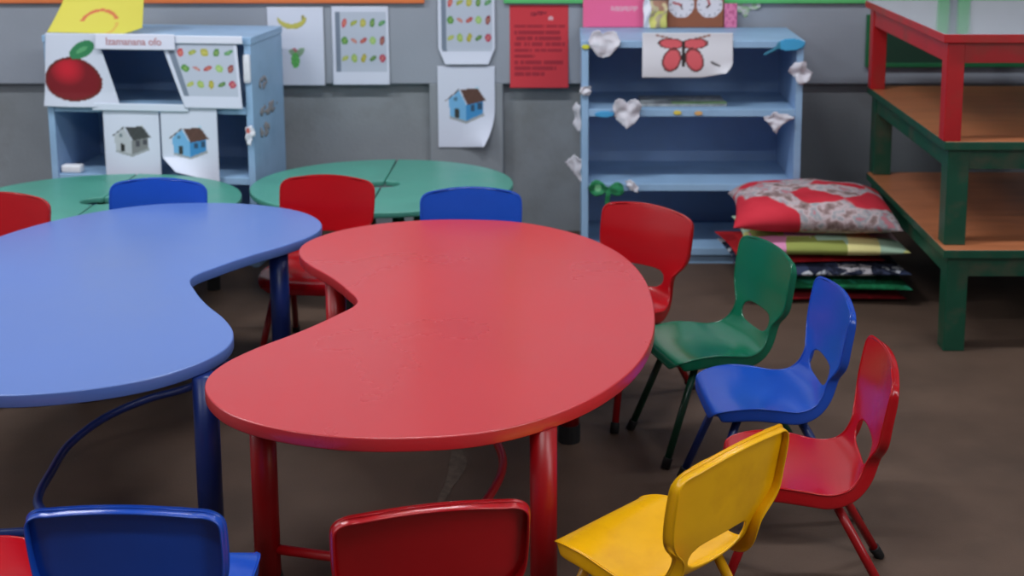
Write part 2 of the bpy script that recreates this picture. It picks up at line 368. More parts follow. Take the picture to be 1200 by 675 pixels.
# ------------------------------------------------------------------ chairs
# profile: y, z, half width, cross-section curl, flange depth
PROF = [(.150, .270, .112, -.002, .012), (.147, .285, .124, -.002, .02), (.138, .299, .134, 0, .028), (.098, .306, .146, .006, .034), (.040, .303, .152, .014, .036),
        (-.02, .298, .152, .012, .036), (-.075, .297, .145, .004, .036), (-.118, .304, .134, .006, .034), (-.148, .322, .124, .014, .032),
        (-.165, .348, .118, .018, .030), (-.172, .374, .122, .016, .027), (-.178, .400, .147, .015, .025), (-.184, .428, .163, .015, .024),
        (-.191, .47, .168, .016, .023), (-.200, .52, .169, .016, .022), (-.207, .56, .168, .015, .018), (-.211, .580, .167, .014, .016)]
def make_shell():
    P = spline([(p[0], p[1], p[2]) for p in PROF], 30)
    Q = spline([(p[3], p[4], 0) for p in PROF], 30)
    Ls = [0]
    for a, b in zip(P, P[1:]): Ls.append(Ls[-1] + (Vector((a.x, a.y)) - Vector((b.x, b.y))).length)
    T = Ls[-1]
    def samp(s):
        import bisect
        i = min(max(bisect.bisect(Ls, s) - 1, 0), len(Ls) - 2); f = (s - Ls[i]) / max(1e-9, Ls[i + 1] - Ls[i])
        return P[i].lerp(P[i + 1], f), Q[i].lerp(Q[i + 1], f), (P[i + 1] - P[i])
    rows = []
    r = .046
    k = 8
    ends = [r * (1 - math.cos(PI / 2 * i / k)) for i in range(k)]
    n = 52
    mid = [r + (T - 2 * r) * i / n for i in range(n + 1)]
    rows = ends + mid + [T - e for e in reversed(ends)]
    hz = next(i for i, p in enumerate(P) if p.y > .360 and p.x < -.1); hs = Ls[hz]
    HW, HH = .082, .031
    nt = 36
    bm = BM(); grid = []; info = []
    rf = .045
    for s in rows:
        p, q, tg = samp(s)
        w = p.z
        d = T - s
        if d < r: w -= r - math.sqrt(max(0, r * r - (r - d) ** 2))
        if s < rf: w -= .6 * (rf - math.sqrt(max(0, rf * rf - (rf - s) ** 2)))
        tl = Vector((tg.x, tg.y)).normalized()
        nrm = Vector((0, -tl.y, tl.x)); nrm = Vector((0, tl.y, -tl.x))     # points to the sitter (up / forward)
        if nrm.z < 0 and p.y < .33 and p.x > -.1: nrm = -nrm
        T3 = Vector((0, tl.x, tl.y))
        row = []; inf = []
        for j in range(nt + 1):
            t = -1 + 2 * j / nt; t = math.sin(t * PI / 2) * .35 + t * .65
            x = t * w; L = s
            dx, dl = x / HW, (L - hs) / HH
            e = (abs(dx) ** 3.2 + abs(dl) ** 2.6)
            hole = e < 1
            row.append([x, s, t, e]); inf.append((hole, nrm, T3, p, q, d, w))
        grid.append(row); info.append(inf)
    nr = len(rows)
    ins = [[info[i][j][0] for j in range(nt + 1)] for i in range(nr)]
    def pos(i, j):
        x, s, t, e = grid[i][j]; hole, nrm, T3, p, q, d, w = info[i][j]
        xs, ss = x, s
        if hole:                                   # pull to the rim of the handle slot
            f = 1 / max(1e-3, e) ** (1 / 2.9)
            dx = x * f; dl = (s - hs) * f
            xs, ss = dx, hs + dl
            p, q, tg = samp(ss)
        c = q.x * (xs / max(.05, p.z)) ** 2
        sd = min(1, max(0, (d - .0) / .09)); arch = (1 - sd) ** 2 * .014 * t * t
        return Vector((xs, p.x, p.y)) + nrm * c - T3 * arch
    V = {}
    for i in range(nr):
        for j in range(nt + 1):
            V[i, j] = bm.verts.new(pos(i, j))
    for i in range(nr - 1):
        for j in range(nt):
            q4 = ((i, j), (i, j + 1), (i + 1, j + 1), (i + 1, j))
            if all(ins[a][b] for a, b in q4): continue
            bm.faces.new([V[k] for k in q4])
    # outer loop and flange
    loop = [(0, j) for j in range(nt + 1)] + [(i, nt) for i in range(1, nr)] + [(nr - 1, j) for j in range(nt - 1, -1, -1)] + [(i, 0) for i in range(nr - 2, 0, -1)]
    pts = [V[k].co.copy() for k in loop]; n = len(pts)
    prev = [V[k] for k in loop]
    outs = []
    for a, k in enumerate(loop):
        d = (pts[(a + 1) % n] - pts[a - 1])
        nr_ = info[k[0]][k[1]][1]
        o = d.cross(nr_)
        o = o.normalized() if o.length > 1e-7 else Vector((0, 0, 0))
        outs.append(o)
    for _ in range(3): outs = [(outs[a - 1] + outs[a] * 2 + outs[(a + 1) % n]).normalized() for a in range(n)]
    for ring, (fo, fn) in enumerate(((.003, .001), (.005, .0045), (.0052, .55), (.0052, 1.0))):
        cur = []
        for a, k in enumerate(loop):
            F = info[k[0]][k[1]][4].y
            dn = fn if ring < 2 else fn * F
            cur.append(bm.verts.new(pts[a] + outs[a] * fo - info[k[0]][k[1]][1] * dn))
        for a in range(n):
            bm.faces.new((prev[a], prev[(a + 1) % n], cur[(a + 1) % n], cur[a]))
        prev = cur
    loose = [v for v in bm.verts if not v.link_faces]
    bmesh.ops.delete(bm, geom=loose, context='VERTS')
    bmesh.ops.remove_doubles(bm, verts=bm.verts, dist=.0002)
    bmesh.ops.recalc_face_normals(bm, faces=bm.faces)
    # make sure the seat's normals look up
    f = min((f for f in bm.faces), key=lambda f: (f.calc_center_median() - Vector((0, .05, .301))).length)
    if f.normal.z < 0: bmesh.ops.reverse_faces(bm, faces=bm.faces)
    me = bpy.data.meshes.new('shell'); bm.to_mesh(me); bm.free()
    for p in me.polygons: p.use_smooth = True
    return me
def mesh_of(bm, name, m, smooth=True):
    me = bpy.data.meshes.new(name); bm.to_mesh(me); bm.free(); me.materials.append(m)
    if smooth:
        for p in me.polygons: p.use_smooth = True
    return me
shell_me = make_shell(); shell_me.materials.append(M['cred'])
def chair_parts():
    legs = []
    for sx in (-1, 1):
        for top, foot in (((sx * .098, .070, .278), (sx * .135, .176, 0)), ((sx * .098, -.085, .272), (sx * .145, -.238, 0))):
            a, b = Vector(top), Vector(foot); d = b - a
            bm = BM(); tube(bm, [a, a + d * .93], .0105, 14); lm = mesh_of(bm, 'leg', M['hred'])
            bm = BM(); tube(bm, [a + d * .90, a + d * .905, b + d.normalized() * -.0], .0135, 14)
            for v in bm.verts: v.co.z = max(v.co.z, .0)
            legs.append((lm, mesh_of(bm, 'rubber_foot', M['rubber'])))
    bm = BM()
    for sx in (-1, 1): tube(bm, [(sx * .098, .078, .276), (sx * .098, -.092, .270)], .0105, 12)
    tube(bm, [(-.098, .03, .272), (.098, .03, .272)], .009, 12)
    return legs, mesh_of(bm, 'seat_frame', M['hred'])
LEGS, FRAME = chair_parts()
def setmat(o, m):
    o.material_slots[0].link = 'OBJECT'; o.material_slots[0].material = m
def chair(color, x, y, ang, label, z=0, sc=1.0):
    """ang: direction the chair faces, degrees from +X"""
    t = thing('child_chair', label, 'chair', (x, y, z), math.radians(ang - 90), 'small plastic chairs around the kidney tables')
    t.scale = (sc,) * 3
    s = bpy.data.objects.new('seat_shell', shell_me); link(s, t); setmat(s, M['c' + color])
    md = s.modifiers.new('thickness', 'SOLIDIFY'); md.thickness = .0045; md.offset = -1
    sb = s.modifiers.new('smooth', 'SUBSURF'); sb.levels = 1; sb.render_levels = 1
    f = bpy.data.objects.new('seat_frame', FRAME); link(f, t); setmat(f, M['h' + color])
    for lm, fm in LEGS:
        l = bpy.data.objects.new('leg', lm); link(l, t); setmat(l, M['h' + color])
        c = bpy.data.objects.new('rubber_foot', fm); link(c, l)
    return t
CHAIRS = [
    ('blue', -.7305, 2.164, 89.5, 'blue chair with its back to us, cut off by the bottom edge'),
    ('red', -.265, 2.165, 102, 'red chair with its back to us, in front of the red table'),
    ('yellow', .164, 2.338, 134.7, 'yellow chair seen from behind, the only yellow one'),
    ('red', .497, 2.684, 176, 'red chair facing left, right behind the yellow chair', 0, .975),
    ('blue', .486, 3.099, 184.5, 'blue chair facing the red table between a green and a red chair', 0, .97),
    ('green', .386, 3.444, 198.5, 'green chair on the right side of the red table, the only green one', 0, .97),
    ('red', .132, 3.708, 233.3, 'red chair at the far right corner of the red table, before the right blue shelf'),
    ('blue', -.313, 3.888, 271, 'blue chair pushed in behind the far edge of the red table'),
    ('red', -.842, 4.06, 263, 'red chair standing behind the gap between the blue and red tables'),
    ('blue', -1.388, 4.015, 268, 'blue chair pushed in behind the far edge of the blue table'),
    ('red', -1.85, 3.82, 263, 'red chair at the far left behind the blue table, cut by the picture edge'),
    ('red', -1.13, 2.17, 25, 'red chair mostly outside at bottom left, only its seat showing'),
]
for c in CHAIRS: chair(*c)

# ------------------------------------------------------------------ shelves
def bookshelf(label, x, y, rot, w, h, d, levels):
    t = thing('bookshelf', label, 'bookshelf', (x, y, 0), rot)
    th = .028
    for nm, x0 in (('side_panel', -w / 2), ('side_panel', w / 2 - th)):
        bm = BM(); fs = box(bm, x0, x0 + th, 0, d, 0, h - .001, bev=.002)
        inner = 1 if x0 < 0 else -1
        bm.normal_update()
        for f in bm.faces:
            if f.normal.x * inner > .9: f.material_index = 1
        obj(nm, bm, [M['shelf'], M['shelf_in']], t)
    bxo('top_panel', M['shelf'], t, -w / 2 - .004, w / 2 + .004, -.004, d, h - .03, h, bev=.003)
    bxo('back_panel', M['shelf_in'], t, -w / 2 + th, w / 2 - th, d - .012, d - .002, .02, h - .031, bev=0)
    for z in levels:
        bm = BM(); box(bm, -w / 2 + th, w / 2 - th, .004, d - .012, z - .03, z, bev=.002)
        obj('shelf_board', bm, M['shelf'], t)
    bxo('plinth', M['shelf'], t, -w / 2 + th, w / 2 - th, .02, .04, 0, levels[-1] - .031, bev=.001)
    return t
RS = (.503, 5.09)       # right shelf: centre x, front y
bookshelf('light blue wooden bookshelf on the right, butterfly picture on its top edge', RS[0], RS[1], 0, .892, .933, .44, (.652, .342, .07))
LA = math.radians(-5.4)
LSX, LSY = -1.692, 5.095
bookshelf('light blue wooden bookshelf on the left covered with fruit and house pictures', LSX, LSY, LA, .862, .95, .395, (.665, .375, .09))
def lsp(u, dy=0):        # point on the left shelf's front face, u metres right of its middle
    return (LSX + u * math.cos(LA) - (-dy) * 0 - dy * -math.sin(LA) * -1, LSY + u * math.sin(LA) + dy * math.cos(LA))

# ------------------------------------------------------------------ paper
def sheet(name, label, cat, w, h, x, y, z, colf, warp=None, mask=None, rotz=0, n=None, group=None, tilt=0, roll=0):
    """a sheet of paper standing in the XZ plane, its printed face towards -Y; (x, y, z) is the middle of its lower edge"""
    nx = n or max(8, int(w / .0042)); ny = max(8, int(h / .0042)) if not n else max(6, int(n * h / w))
    bm = BM(); cl = bm.verts.layers.float_color.new('print')
    V = {}
    for i in range(nx + 1):
        for j in range(ny + 1):
            u, v = i / nx, j / ny
            p = Vector(((u - .5) * w, 0, v * h))
            if warp: p += Vector(warp(u, v))
            vt = bm.verts.new(p); c = colf(u, v); vt[cl] = (*lin(c), 1); V[i, j] = vt
    for i in range(nx):
        for j in range(ny):
            if mask and not mask((i + .5) / nx, (j + .5) / ny): continue
            f = bm.faces.new((V[i, j], V[i + 1, j], V[i + 1, j + 1], V[i, j + 1])); f.smooth = True
    bmesh.ops.delete(bm, geom=[v for v in bm.verts if not v.link_faces], context='VERTS')
    o = obj(name, bm, PRINT, None, True, (x, y, z)); o.rotation_euler = (tilt, roll, rotz)
    md = o.modifiers.new('thickness', 'SOLIDIFY'); md.thickness = .0009; md.offset = -1
    return tag(o, label, cat, group)
def mix(a, b, t): return tuple(x + (y - x) * t for x, y in zip(a, b))
def inell(u, v, cx, cy, rx, ry, rot=0):
    dx, dy = u - cx, v - cy; c, s = math.cos(rot), math.sin(rot)
    a, b = (dx * c + dy * s) / rx, (-dx * s + dy * c) / ry
    return a * a + b * b
def inpoly(u, v, P):
    r = False; n = len(P)
    for i in range(n):
        x1, y1 = P[i]; x2, y2 = P[i - 1]
        if (y1 > v) != (y2 > v) and u < (x2 - x1) * (v - y1) / (y2 - y1) + x1: r = not r
    return r
PW = (214, 219, 236)
def plain(c): return lambda u, v: c
def banana(u, v):
    a = inell(u, v, .44, .86, .26, .14); b = inell(u, v, .43, .92, .25, .13)
    if a < 1 and b > 1 and v < .87: return (168, 160, 74) if a > .86 else (196, 190, 96)
    if .62 < u < .66 and .83 < v < .90: return (150, 145, 80)
    if inell(u, v, .48, .32, .075, .10) < 1: return (110, 196, 104) if (int(u * 40) + int(v * 50)) % 3 else (70, 150, 80)
    if inell(u, v, .56, .42, .10, .045, .6) < 1 or inell(u, v, .43, .42, .06, .04, -.5) < 1: return (140, 170, 140)
    if inell(u, v, .47, .45, .05, .03) < 1: return (190, 110, 120)
    return PW
FC = [(196, 70, 80), (150, 160, 60), (176, 170, 70), (80, 130, 60), (70, 140, 90), (80, 140, 60), (190, 110, 110), (176, 60, 70), (150, 190, 110), (140, 60, 70), (170, 180, 90), (150, 180, 90), (170, 160, 50), (70, 120, 60), (180, 60, 90)]
def chart(u, v):
    if u < .06 or u > .96 or v > .93: return PW
    if v < .17: return PW
    base = (186, 194, 210)
    if u < .15: return (120, 132, 150)
    for r in range(3):
        for c in range(5):
            k = r * 5 + c
            cx, cy = .22 + .165 * c, .79 - .225 * r
            rx, ry = ((.055, .055), (.04, .065), (.065, .03))[(k * 7 + 1) % 3] if k != 6 else (.06, .022)
            e = inell(u, v, cx, cy, rx, ry * .95, .4 * ((k * 5) % 3 - 1))
            if e < 1: return FC[k] if e > .3 else mix(FC[k], (230, 225, 160), .35)
    return base
def house(wallc, side, roof, doorc=(60, 60, 56), ox=.5, oy=.56, k=1.0, bg=PW):
    def f(u, v):
        a, b = (u - ox) / k, (v - oy) / k
        if inpoly(a, b, [(-.11, .155), (.20, .17), (.34, .02), (.02, -.035)]): return mix(roof, (40, 30, 28), .3 * ((int((a - b) * 60)) % 2))
        if inpoly(a, b, [(.16, .19), (.16, .12), (.22, .10), (.22, .19)]): return mix(wallc, (230, 235, 240), .6)
        if inpoly(a, b, [(-.34, .02), (-.11, .155), (-.13, .165), (-.37, .02)]): return mix(roof, (90, 90, 90), .5)
        if inpoly(a, b, [(-.31, .03), (-.13, .145), (.0, -.03), (.0, -.23), (-.29, -.17)]):
            if inpoly(a, b, [(-.20, -.185), (-.20, -.08), (-.12, -.085), (-.12, -.20)]): return doorc
            if inell(a, b, -.19, .04, .035, .025) < 1: return mix(wallc, (60, 80, 90), .6)
            return wallc
        if inpoly(a, b, [(.0, -.23), (.0, -.03), (.30, .02), (.30, -.135)]):
            for wx in (.11, .235):
                if abs(a - wx) < .04 and abs(b + .075 - (wx - .11) * .2) < .04: return mix(side, (50, 50, 60), .65)
            return side
        if inpoly(a, b, [(-.29, -.17), (.0, -.23), (.30, -.135), (.32, -.165), (.0, -.265), (-.3, -.2)]): return mix(bg, (120, 125, 120), .6)
        return bg
    return f
blueh = house((118, 178, 222), (66, 140, 196), (104, 74, 66))
greyh = house((186, 190, 196), (128, 130, 132), (74, 78, 80), (40, 40, 40))
def notice(u, v):
    base = (206, 60, 70)
    if v > .78: 
        if abs(v - .90 - (u - .5) * .1) < .022 and .36 < u < .62 and noise.noise(Vector((u * 30, v * 60, 3))) > -.15: return (140, 40, 56)
        if inell(u, v, .70, .84, .05, .022) < 1: return (220, 170, 180)
        return base
    k = (v - .13) / .072; ph = k - math.floor(k); row = int(k)
    ends = [.62, .84, .96, .45, .93, 1.0, .92, .9, 1.0][row % 9]
    if v > .13 and .07 < u < ends * .95 and .22 < ph < .8:
        if noise.noise(Vector((u * 26, row * 3.7, 1))) > -.32: return mix(base, (128, 34, 50), .55 + .45 * max(0, noise.noise(Vector((u * 60, v * 90, 5)))))
    return base
Y = W - .003
def curl_corner(cu, cv, amt, reach=.3):
    def f(u, v):
        d = max(0, 1 - math.hypot((u - cu) * .7, v - cv) / reach)
        return (-amt * .6 * d * d * (1 if cu > .5 else -1), -amt * d * d * 1.2, amt * .5 * d * d * (1 if cv < .5 else -1))
    return f
sheet('picture_paper', 'white paper with a banana and grapes on the grey wall right of the left shelf', 'picture', .245, .345, -1.1875, Y, .674, banana, lambda u, v: (0, -.004 - .006 * (1 - v) * u, 0))
sheet('picture_paper', 'fruit chart paper on the wall left of the pilaster', 'picture', .248, .345, -.905, Y, .677, chart, lambda u, v: (0, -.003 - .012 * max(0, .25 - v) * 2, 0))
sheet('picture_paper', 'fruit chart paper on the pilaster above the blue house, lower edge curling', 'picture', .248, .345, -.441, Y - .004, .768, chart,
      lambda u, v: ((.5 - u) * .10 * max(0, .2 - v) * 3, -.003 - .10 * max(0, .22 - v) ** 1.5, 0))
hw = curl_corner(1, 0, .05, .5)
sheet('picture_paper', 'white paper with a blue house on the pilaster, corner curling', 'picture', .252, .365, -.4455, Y, .394, blueh, lambda u, v: (hw(u, v)[0] * 1.6, hw(u, v)[1] - .003, hw(u, v)[2] * .6))
sheet('notice_paper', 'red sheet of handwritten notes on the wall left of the right shelf', 'notice', .256, .365, -.124, Y, .663, notice, lambda u, v: (0, .001 - .01 * (1 - v) ** 3, 0))

# on the right shelf's top, leaning on the wall
def pinkf(u, v):
    if .45 < u < .9 and .36 < v < .46 and noise.noise(Vector((u * 30, v * 40, 2))) > -.2: return (226, 160, 180)
    if v > .9 and .4 < u < .8: return (220, 210, 120)
    return (234, 104, 150)
ZT = .934
sheet('poster', 'bright pink poster standing on the left end of the right shelf', 'poster', .265, .20, .2, W - .033, ZT, pinkf, None, tilt=-.07)
def scr(u, v):
    n = noise.noise(Vector((u * 4, v * 5, 9)))
    if u < .3: return (226, 226, 236)
    if v > .75: return (74, 70, 74)
    if v > .45: return (176, 130, 110) if n > -.1 else (206, 190, 150)
    return (204, 200, 110) if n > -.1 else (176, 160, 130)
sheet('crumpled_paper', 'crumpled white and yellow paper between the pink poster and clock card', 'paper', .10, .16, .378, W - .05, ZT, scr,
      lambda u, v: (.012 * noise.noise(Vector((u * 3, v * 3, 1))), -.02 - .02 * noise.noise(Vector((u * 3, v * 3, 4))), 0), tilt=-.05)
def clocks(u, v):
    for cx, ang in ((.26, 2.9), (.755, 1.9)):
        cy = .52
        dx, dy = (u - cx) * .25, (v - cy) * .19
        r = math.hypot(dx, dy)
        if r < .056:
            a = math.atan2(dy, dx)
            if r < .040 and abs(math.sin(a - ang)) * r < .0045 and math.cos(a - ang) > 0: return (176, 60, 60)
            if r < .02 and abs(math.sin(a - ang - 2)) * r < .004 and math.cos(a - ang - 2) > 0: return (90, 50, 40)
            if r < .006: return (90, 50, 40)
            if .042 < r < .051 and abs(math.sin(6 * a)) < .35: return (150, 150, 160)
            return (220, 216, 224)
    return (146, 88, 64)
sheet('clock_card', 'brown card with two white clock faces standing on the right shelf', 'card', .25, .19, .552, W - .043, ZT, clocks, None, tilt=-.06)
sheet('card', 'narrow pink card beside the brown clock card', 'card', .054, .105, .707, W - .048, ZT, lambda u, v: (224, 130, 170) if noise.noise(Vector((u * 5, v * 7, 2))) > -.1 else (196, 96, 140), None, tilt=-.06)
def bmask(u, v):
    return inell(u, v, .22, .62, .30, .36, .5) < 1 or inell(u, v, .70, .70, .34, .24, .25) < 1 or inell(u, v, .42, .35, .14, .34) < 1
sheet('paper_cutout', 'torn pale green paper cutout on the wall right of the clock card', 'paper', .11, .075, .785, W - .004, .972, lambda u, v: (168, 196, 160) if noise.noise(Vector((u * 6, v * 6, 2))) > 0 else (206, 204, 206),
      lambda u, v: (0, .003 - .02 * abs(u - .5), 0), bmask)

# on the right shelf's front
FY = RS[1] - .006
def butterfly(u, v):
    bg = (214, 214, 222)
    if abs(u - .45) < .018 and .25 < v < .80: return (40, 36, 36)
    for s in (-1, 1):
        a = (u - .45) * s
        for cx, cy, rx, ry, ro in ((.125, .40, .105, .27, .1), (.13, .76, .15, .12, .25)):
            e = inell(a, v, cx, cy, rx, ry, ro)
            if e < 1: return (210, 92, 100) if e < .62 else (150, 66, 70) if e < .82 else (70, 44, 44)
        if abs(v - .84 - (a - .08) * .5) < .02 and .05 < a < .3: return (150, 110, 100)
    if inell(u, v, .81, .30, .02, .09, .7) < 1: return (70, 66, 70)
    return bg
def bwarp(u, v):
    d = max(0, 1 - math.hypot(u - 1, v) / .35)
    return (-.03 * d * d, -.003 - .006 * math.sin(v * 5) - .02 * d * d - .012 * max(0, .4 - v), .02 * d)
sheet('picture_paper', 'white paper with a red butterfly taped to the right shelf top edge', 'picture', .363, .18, .481, FY - .004, .785, butterfly, bwarp)
def heartmask(u, v):
    x = (u - .5) * 2.5; y = (v - .42) * 2.4
    return (x * x + y * y - 1) ** 3 - x * x * y ** 3 < 0
def crump(seed, a=.012):
    return lambda u, v: (a * .6 * noise.noise(Vector((u * 3, v * 3, seed))), -.0005 - a * (.55 + noise.noise(Vector((u * 3.2, v * 3.2, seed + 7)))), a * .5 * noise.noise(Vector((u * 3, v * 3, seed + 3))))
def scrapmask(seed, pts):
    return lambda u, v: inpoly(u, v, pts)
WHT = (220, 222, 232)
def wh(seed): return lambda u, v: mix(WHT, (196, 190, 200), .5 + .5 * noise.noise(Vector((u * 5, v * 5, seed))))
sheet('paper_heart', 'white folded paper heart at the top left corner of the right shelf', 'paper heart', .135, .125, .147, FY, .855, wh(1), crump(1, .016), lambda u, v: heartmask(u, v) or (.28 < u < .40 and .6 < v < .98))
sheet('paper_heart', 'white paper heart hanging from the middle board of the right shelf', 'paper heart', .125, .13, .24, FY, .575, wh(2), crump(2, .018), heartmask)
def fish(u, v):
    return inell(u, v, .66, .60, .34, .40, .12) < 1 or inpoly(u, v, [(.0, .05), (.08, .0), (.42, .45), (.36, .62)])
sheet('paper_leaf', 'bright blue paper leaf at the top right corner of the right shelf', 'paper leaf', .17, .062, .868, FY, .880, lambda u, v: (70, 164, 214) if u > .4 else (60, 130, 160), lambda u, v: (0, -.006 - .008 * math.sin(u * 3), 0), fish, roll=-.06)
sheet('paper_scrap', 'crumpled white paper tag on the right post of the right shelf', 'paper scrap', .098, .095, .934, FY, .755, wh(4), crump(4, .02), scrapmask(0, [(.05, .62), (.25, .95), (.72, 1), (.8, .75), (1, .5), (.85, .2), (.45, 0), (.25, .35)]))
sheet('paper_scrap', 'crumpled white paper under the right end of the middle shelf board', 'paper scrap', .13, .085, .85, FY, .558, wh(5), crump(5, .02), scrapmask(0, [(0, .8), (.3, 1), (.75, .95), (1, .8), (.85, .55), (.6, .4), (.45, 0), (.3, .35)]))
sheet('paper_strip', 'small blue paper strip left of the hanging white heart', 'paper strip', .08, .026, .15, FY + .003, .62, plain((74, 160, 214)), None, lambda u, v: inell(u, v, .5, .5, .5, .5) < 1)
def flowerm(u, v):
    return inell(u, v, .25, .70, .24, .30) < 1 or inell(u, v, .78, .66, .20, .26) < 1 or inpoly(u, v, [(.2, .75), (.85, .8), (.62, .45), (.60, 0), (.48, 0), (.5, .5)])
sheet('paper_flower', 'green paper flower on the lower board of the right shelf', 'paper flower', .15, .105, .158, FY, .255, lambda u, v: (110, 176, 130) if inell(u, v, .27, .70, .09, .12) < 1 else (42, 130, 84) if noise.noise(Vector((u * 5, v * 5, 3))) > -.1 else (28, 98, 62), crump(6, .01), flowerm)
sheet('paper_scrap', 'tiny white paper scrap just right of the green paper flower', 'paper scrap', .055, .055, .262, FY, .308, wh(7), crump(7, .012), scrapmask(0, [(0, .9), (.4, 1), (1, .4), (.9, 0), (.35, .3)]))
sheet('paper_scrap', 'small white paper scrap on the left post of the right shelf', 'paper scrap', .05, .045, .072, FY, .705, wh(8), crump(8, .012), scrapmask(0, [(0, .2), (.2, .9), (1, 1), (.8, .1)]))
sheet('paper_scrap', 'white paper hanging off the left side of the right shelf, upper one', 'paper scrap', .11, .125, RS[0] - .460, 5.20, .537, wh(9), crump(9, .012), scrapmask(0, [(.2, .2), (.1, .8), (.5, 1), (1, .9), (1, .1), (.6, 0)]), rotz=math.radians(-70), n=16)
sheet('paper_scrap', 'white paper flap on the left side of the right shelf, lower one', 'paper scrap', .12, .115, RS[0] - .473, 5.17, .335, wh(10), crump(10, .012), scrapmask(0, [(0, .62), (.6, 1), (1, .95), (1, .05), (.6, .2)]), rotz=math.radians(-56), n=18)
for k, (x, z, c, lab) in enumerate(((.445, .636, (220, 200, 90), 'tiny yellow sticker on the middle board of the right shelf'), (.53, .634, (216, 170, 110), 'tiny orange sticker on the middle board of the right shelf, right of the yellow one'), (.073, .905, (210, 210, 70), 'tiny yellow sticker at top left corner of the right shelf'))):
    sheet('sticker', lab, 'sticker', .032, .018, x, RS[1] - .0015 if k < 2 else FY, z - .006, plain(c), None, lambda u, v: inell(u, v, .5, .5, .5, .5) < 1)
# magazines lying on the middle board
t = thing('magazine', 'flat grey and green magazine lying on the middle board of the right shelf', 'magazine', (.475, 5.25, .6525), .02)
bm = BM(); box(bm, -.175, .175, -.10, .10, 0, .012, bev=.002); obj('page_block', bm, M['paperblock'], t)
bm = BM(); box(bm, -.05, .176, -.101, -.06, .0125, .016, bev=.0006); obj('cover_strip', bm, mat('green_cover', (140, 176, 120), .5, .2, 30), t)

# on the left shelf
NF = -.007
def lsheet(name, label, cat, w, h, u, z, colf, warp=None, mask=None, dy=NF, **k):
    c, s = math.cos(LA), math.sin(LA)
    return sheet(name, label, cat, w, h, LSX + u * c - dy * s, LSY + u * s + dy * c, z, colf, warp, mask, rotz=LA, **k)
def yellowf(u, v):
    a = inell(u, v, .52, .17, .20, .21)
    if .72 < a < 1.15 and v > .19 and not (u > .6 and v < .24): return (206, 110, 70)
    if .80 < a < 1.1 and v < .19 and u > .42: return (214, 176, 80)
    return (214, 204, 82)
def ywarp(u, v):
    return (-.06 * max(0, .55 - v) ** 1.2 * (1 - u) * 1.6, -.03 * max(0, .5 - v) * 2 * (1 - u) - .004 * math.sin(u * 6), 0)
lsheet('drawing_paper', 'yellow paper with an orange curve standing on the left shelf', 'drawing', .34, .26, -.205, .951, yellowf, ywarp, lambda u, v: v > .10 * max(0, u - .8) * 5, dy=.045, tilt=-.25)
def apple(u, v):
    bg = (206, 212, 228)
    if inell(u, v, .66, .78, .25, .10, .35) < 1: return (52, 128, 84) if inell(u, v, .66, .78, .12, .03, .35) > 1 else (90, 160, 110)
    if abs(u - .50 - (v - .7) * .3) < .018 and .64 < v < .74: return (80, 60, 50)
    e = inell(u, v, .43, .38, .43, .30)
    if e < 1:
        d = inell(u, v, .36, .52, .20, .16)
        n = noise.noise(Vector((u * 9, v * 3, 1)))
        return mix((196, 30, 48), (120, 22, 32), min(1, d * .45)) if e < .8 else mix((120, 24, 30), (92, 44, 34), .5 + .5 * n)
    return bg
lsheet('picture_paper', 'white paper with a large red apple on the left shelf top left', 'picture', .27, .30, -.295, .660, apple,
       lambda u, v: (-.05 * (v - .25) * (u - .3) * 1.6 + .03 * (1 - v) * u, -.006 - .03 * max(0, .2 - v) - .01 * math.sin(u * 4) * (1 - v), .0))
h_ = lsheet('name_strip', 'white paper strip with faint pink lettering on the left shelf top edge', 'label strip', .33, .064, -.035, .898, plain((222, 224, 240)), lambda u, v: (0, -.004, 0), dy=-.022)
cu = bpy.data.curves.new('txt', 'FONT'); cu.body = 'Izamanana ofo'; cu.size = .036; cu.align_x = 'CENTER'; cu.extrude = .0003; cu.offset = .0006
to = bpy.data.objects.new('txt', cu); COL.objects.link(to)
dg = bpy.context.evaluated_depsgraph_get(); me = bpy.data.meshes.new_from_object(to.evaluated_get(dg)); COL.objects.unlink(to); bpy.data.objects.remove(to)
me.materials.clear(); me.materials.append(M['ink'])
lt = bpy.data.objects.new('lettering', me); link(lt, h_); lt.location = (-.005, -.0052, .020); lt.rotation_euler = (PI / 2, 0, 0); lt.scale = (1.12, 1.15, 1)
lsheet('picture_paper', 'fruit chart paper hanging slanted inside the left shelf upper right', 'picture', .25, .285, .262, .664, chart,
       lambda u, v: (-.10 * (v - .15) * (1 - u) * .8 - .02 * (v - .5), -.004 - .012 * (1 - v), 0), dy=-.008)
lsheet('paper_strip', 'white blank paper strip along the right half of the left shelf top edge', 'paper strip', .28, .032, .265, .925, plain((222, 226, 240)), lambda u, v: (0, -.004, 0), dy=-.015)
lsheet('picture_paper', 'white paper with a grey house on the left shelf lower compartment', 'picture', .235, .29, -.075, .372, greyh, lambda u, v: (0, -.004 - .012 * (1 - v) * math.sin(u * 3), 0))
def bh_warp(u, v):
    d = max(0, .32 - v) * max(0, .9 - u) * 2
    return (.22 * d * .6, -.005 - .10 * d, .18 * d * .5)
lsheet('picture_paper', 'white paper with a blue house on the left shelf, lower corner curling', 'picture', .235, .305, .168, .360, blueh, bh_warp, dy=-.010)
lsheet('paper_strip', 'white paper strip on the left shelf middle board', 'paper strip', .40, .03, -.03, .648, plain((212, 220, 236)), lambda u, v: (0, -.003, 0), dy=-.0185)
bm = BM(); box(bm, -.042, .042, -.02, .02, 0, .034, bev=.008, seg=3)
c, s = math.cos(LA), math.sin(LA)
tag(obj('paper_packet', bm, M['white'], None, True, (LSX - .352 * c, LSY - .352 * s + .03, .3755), LA), 'white paper packet at the lower left corner of the left shelf', 'packet')
bm = BM(); box(bm, -.014, .014, -.009, 0, 0, .115, bev=.008, seg=3)
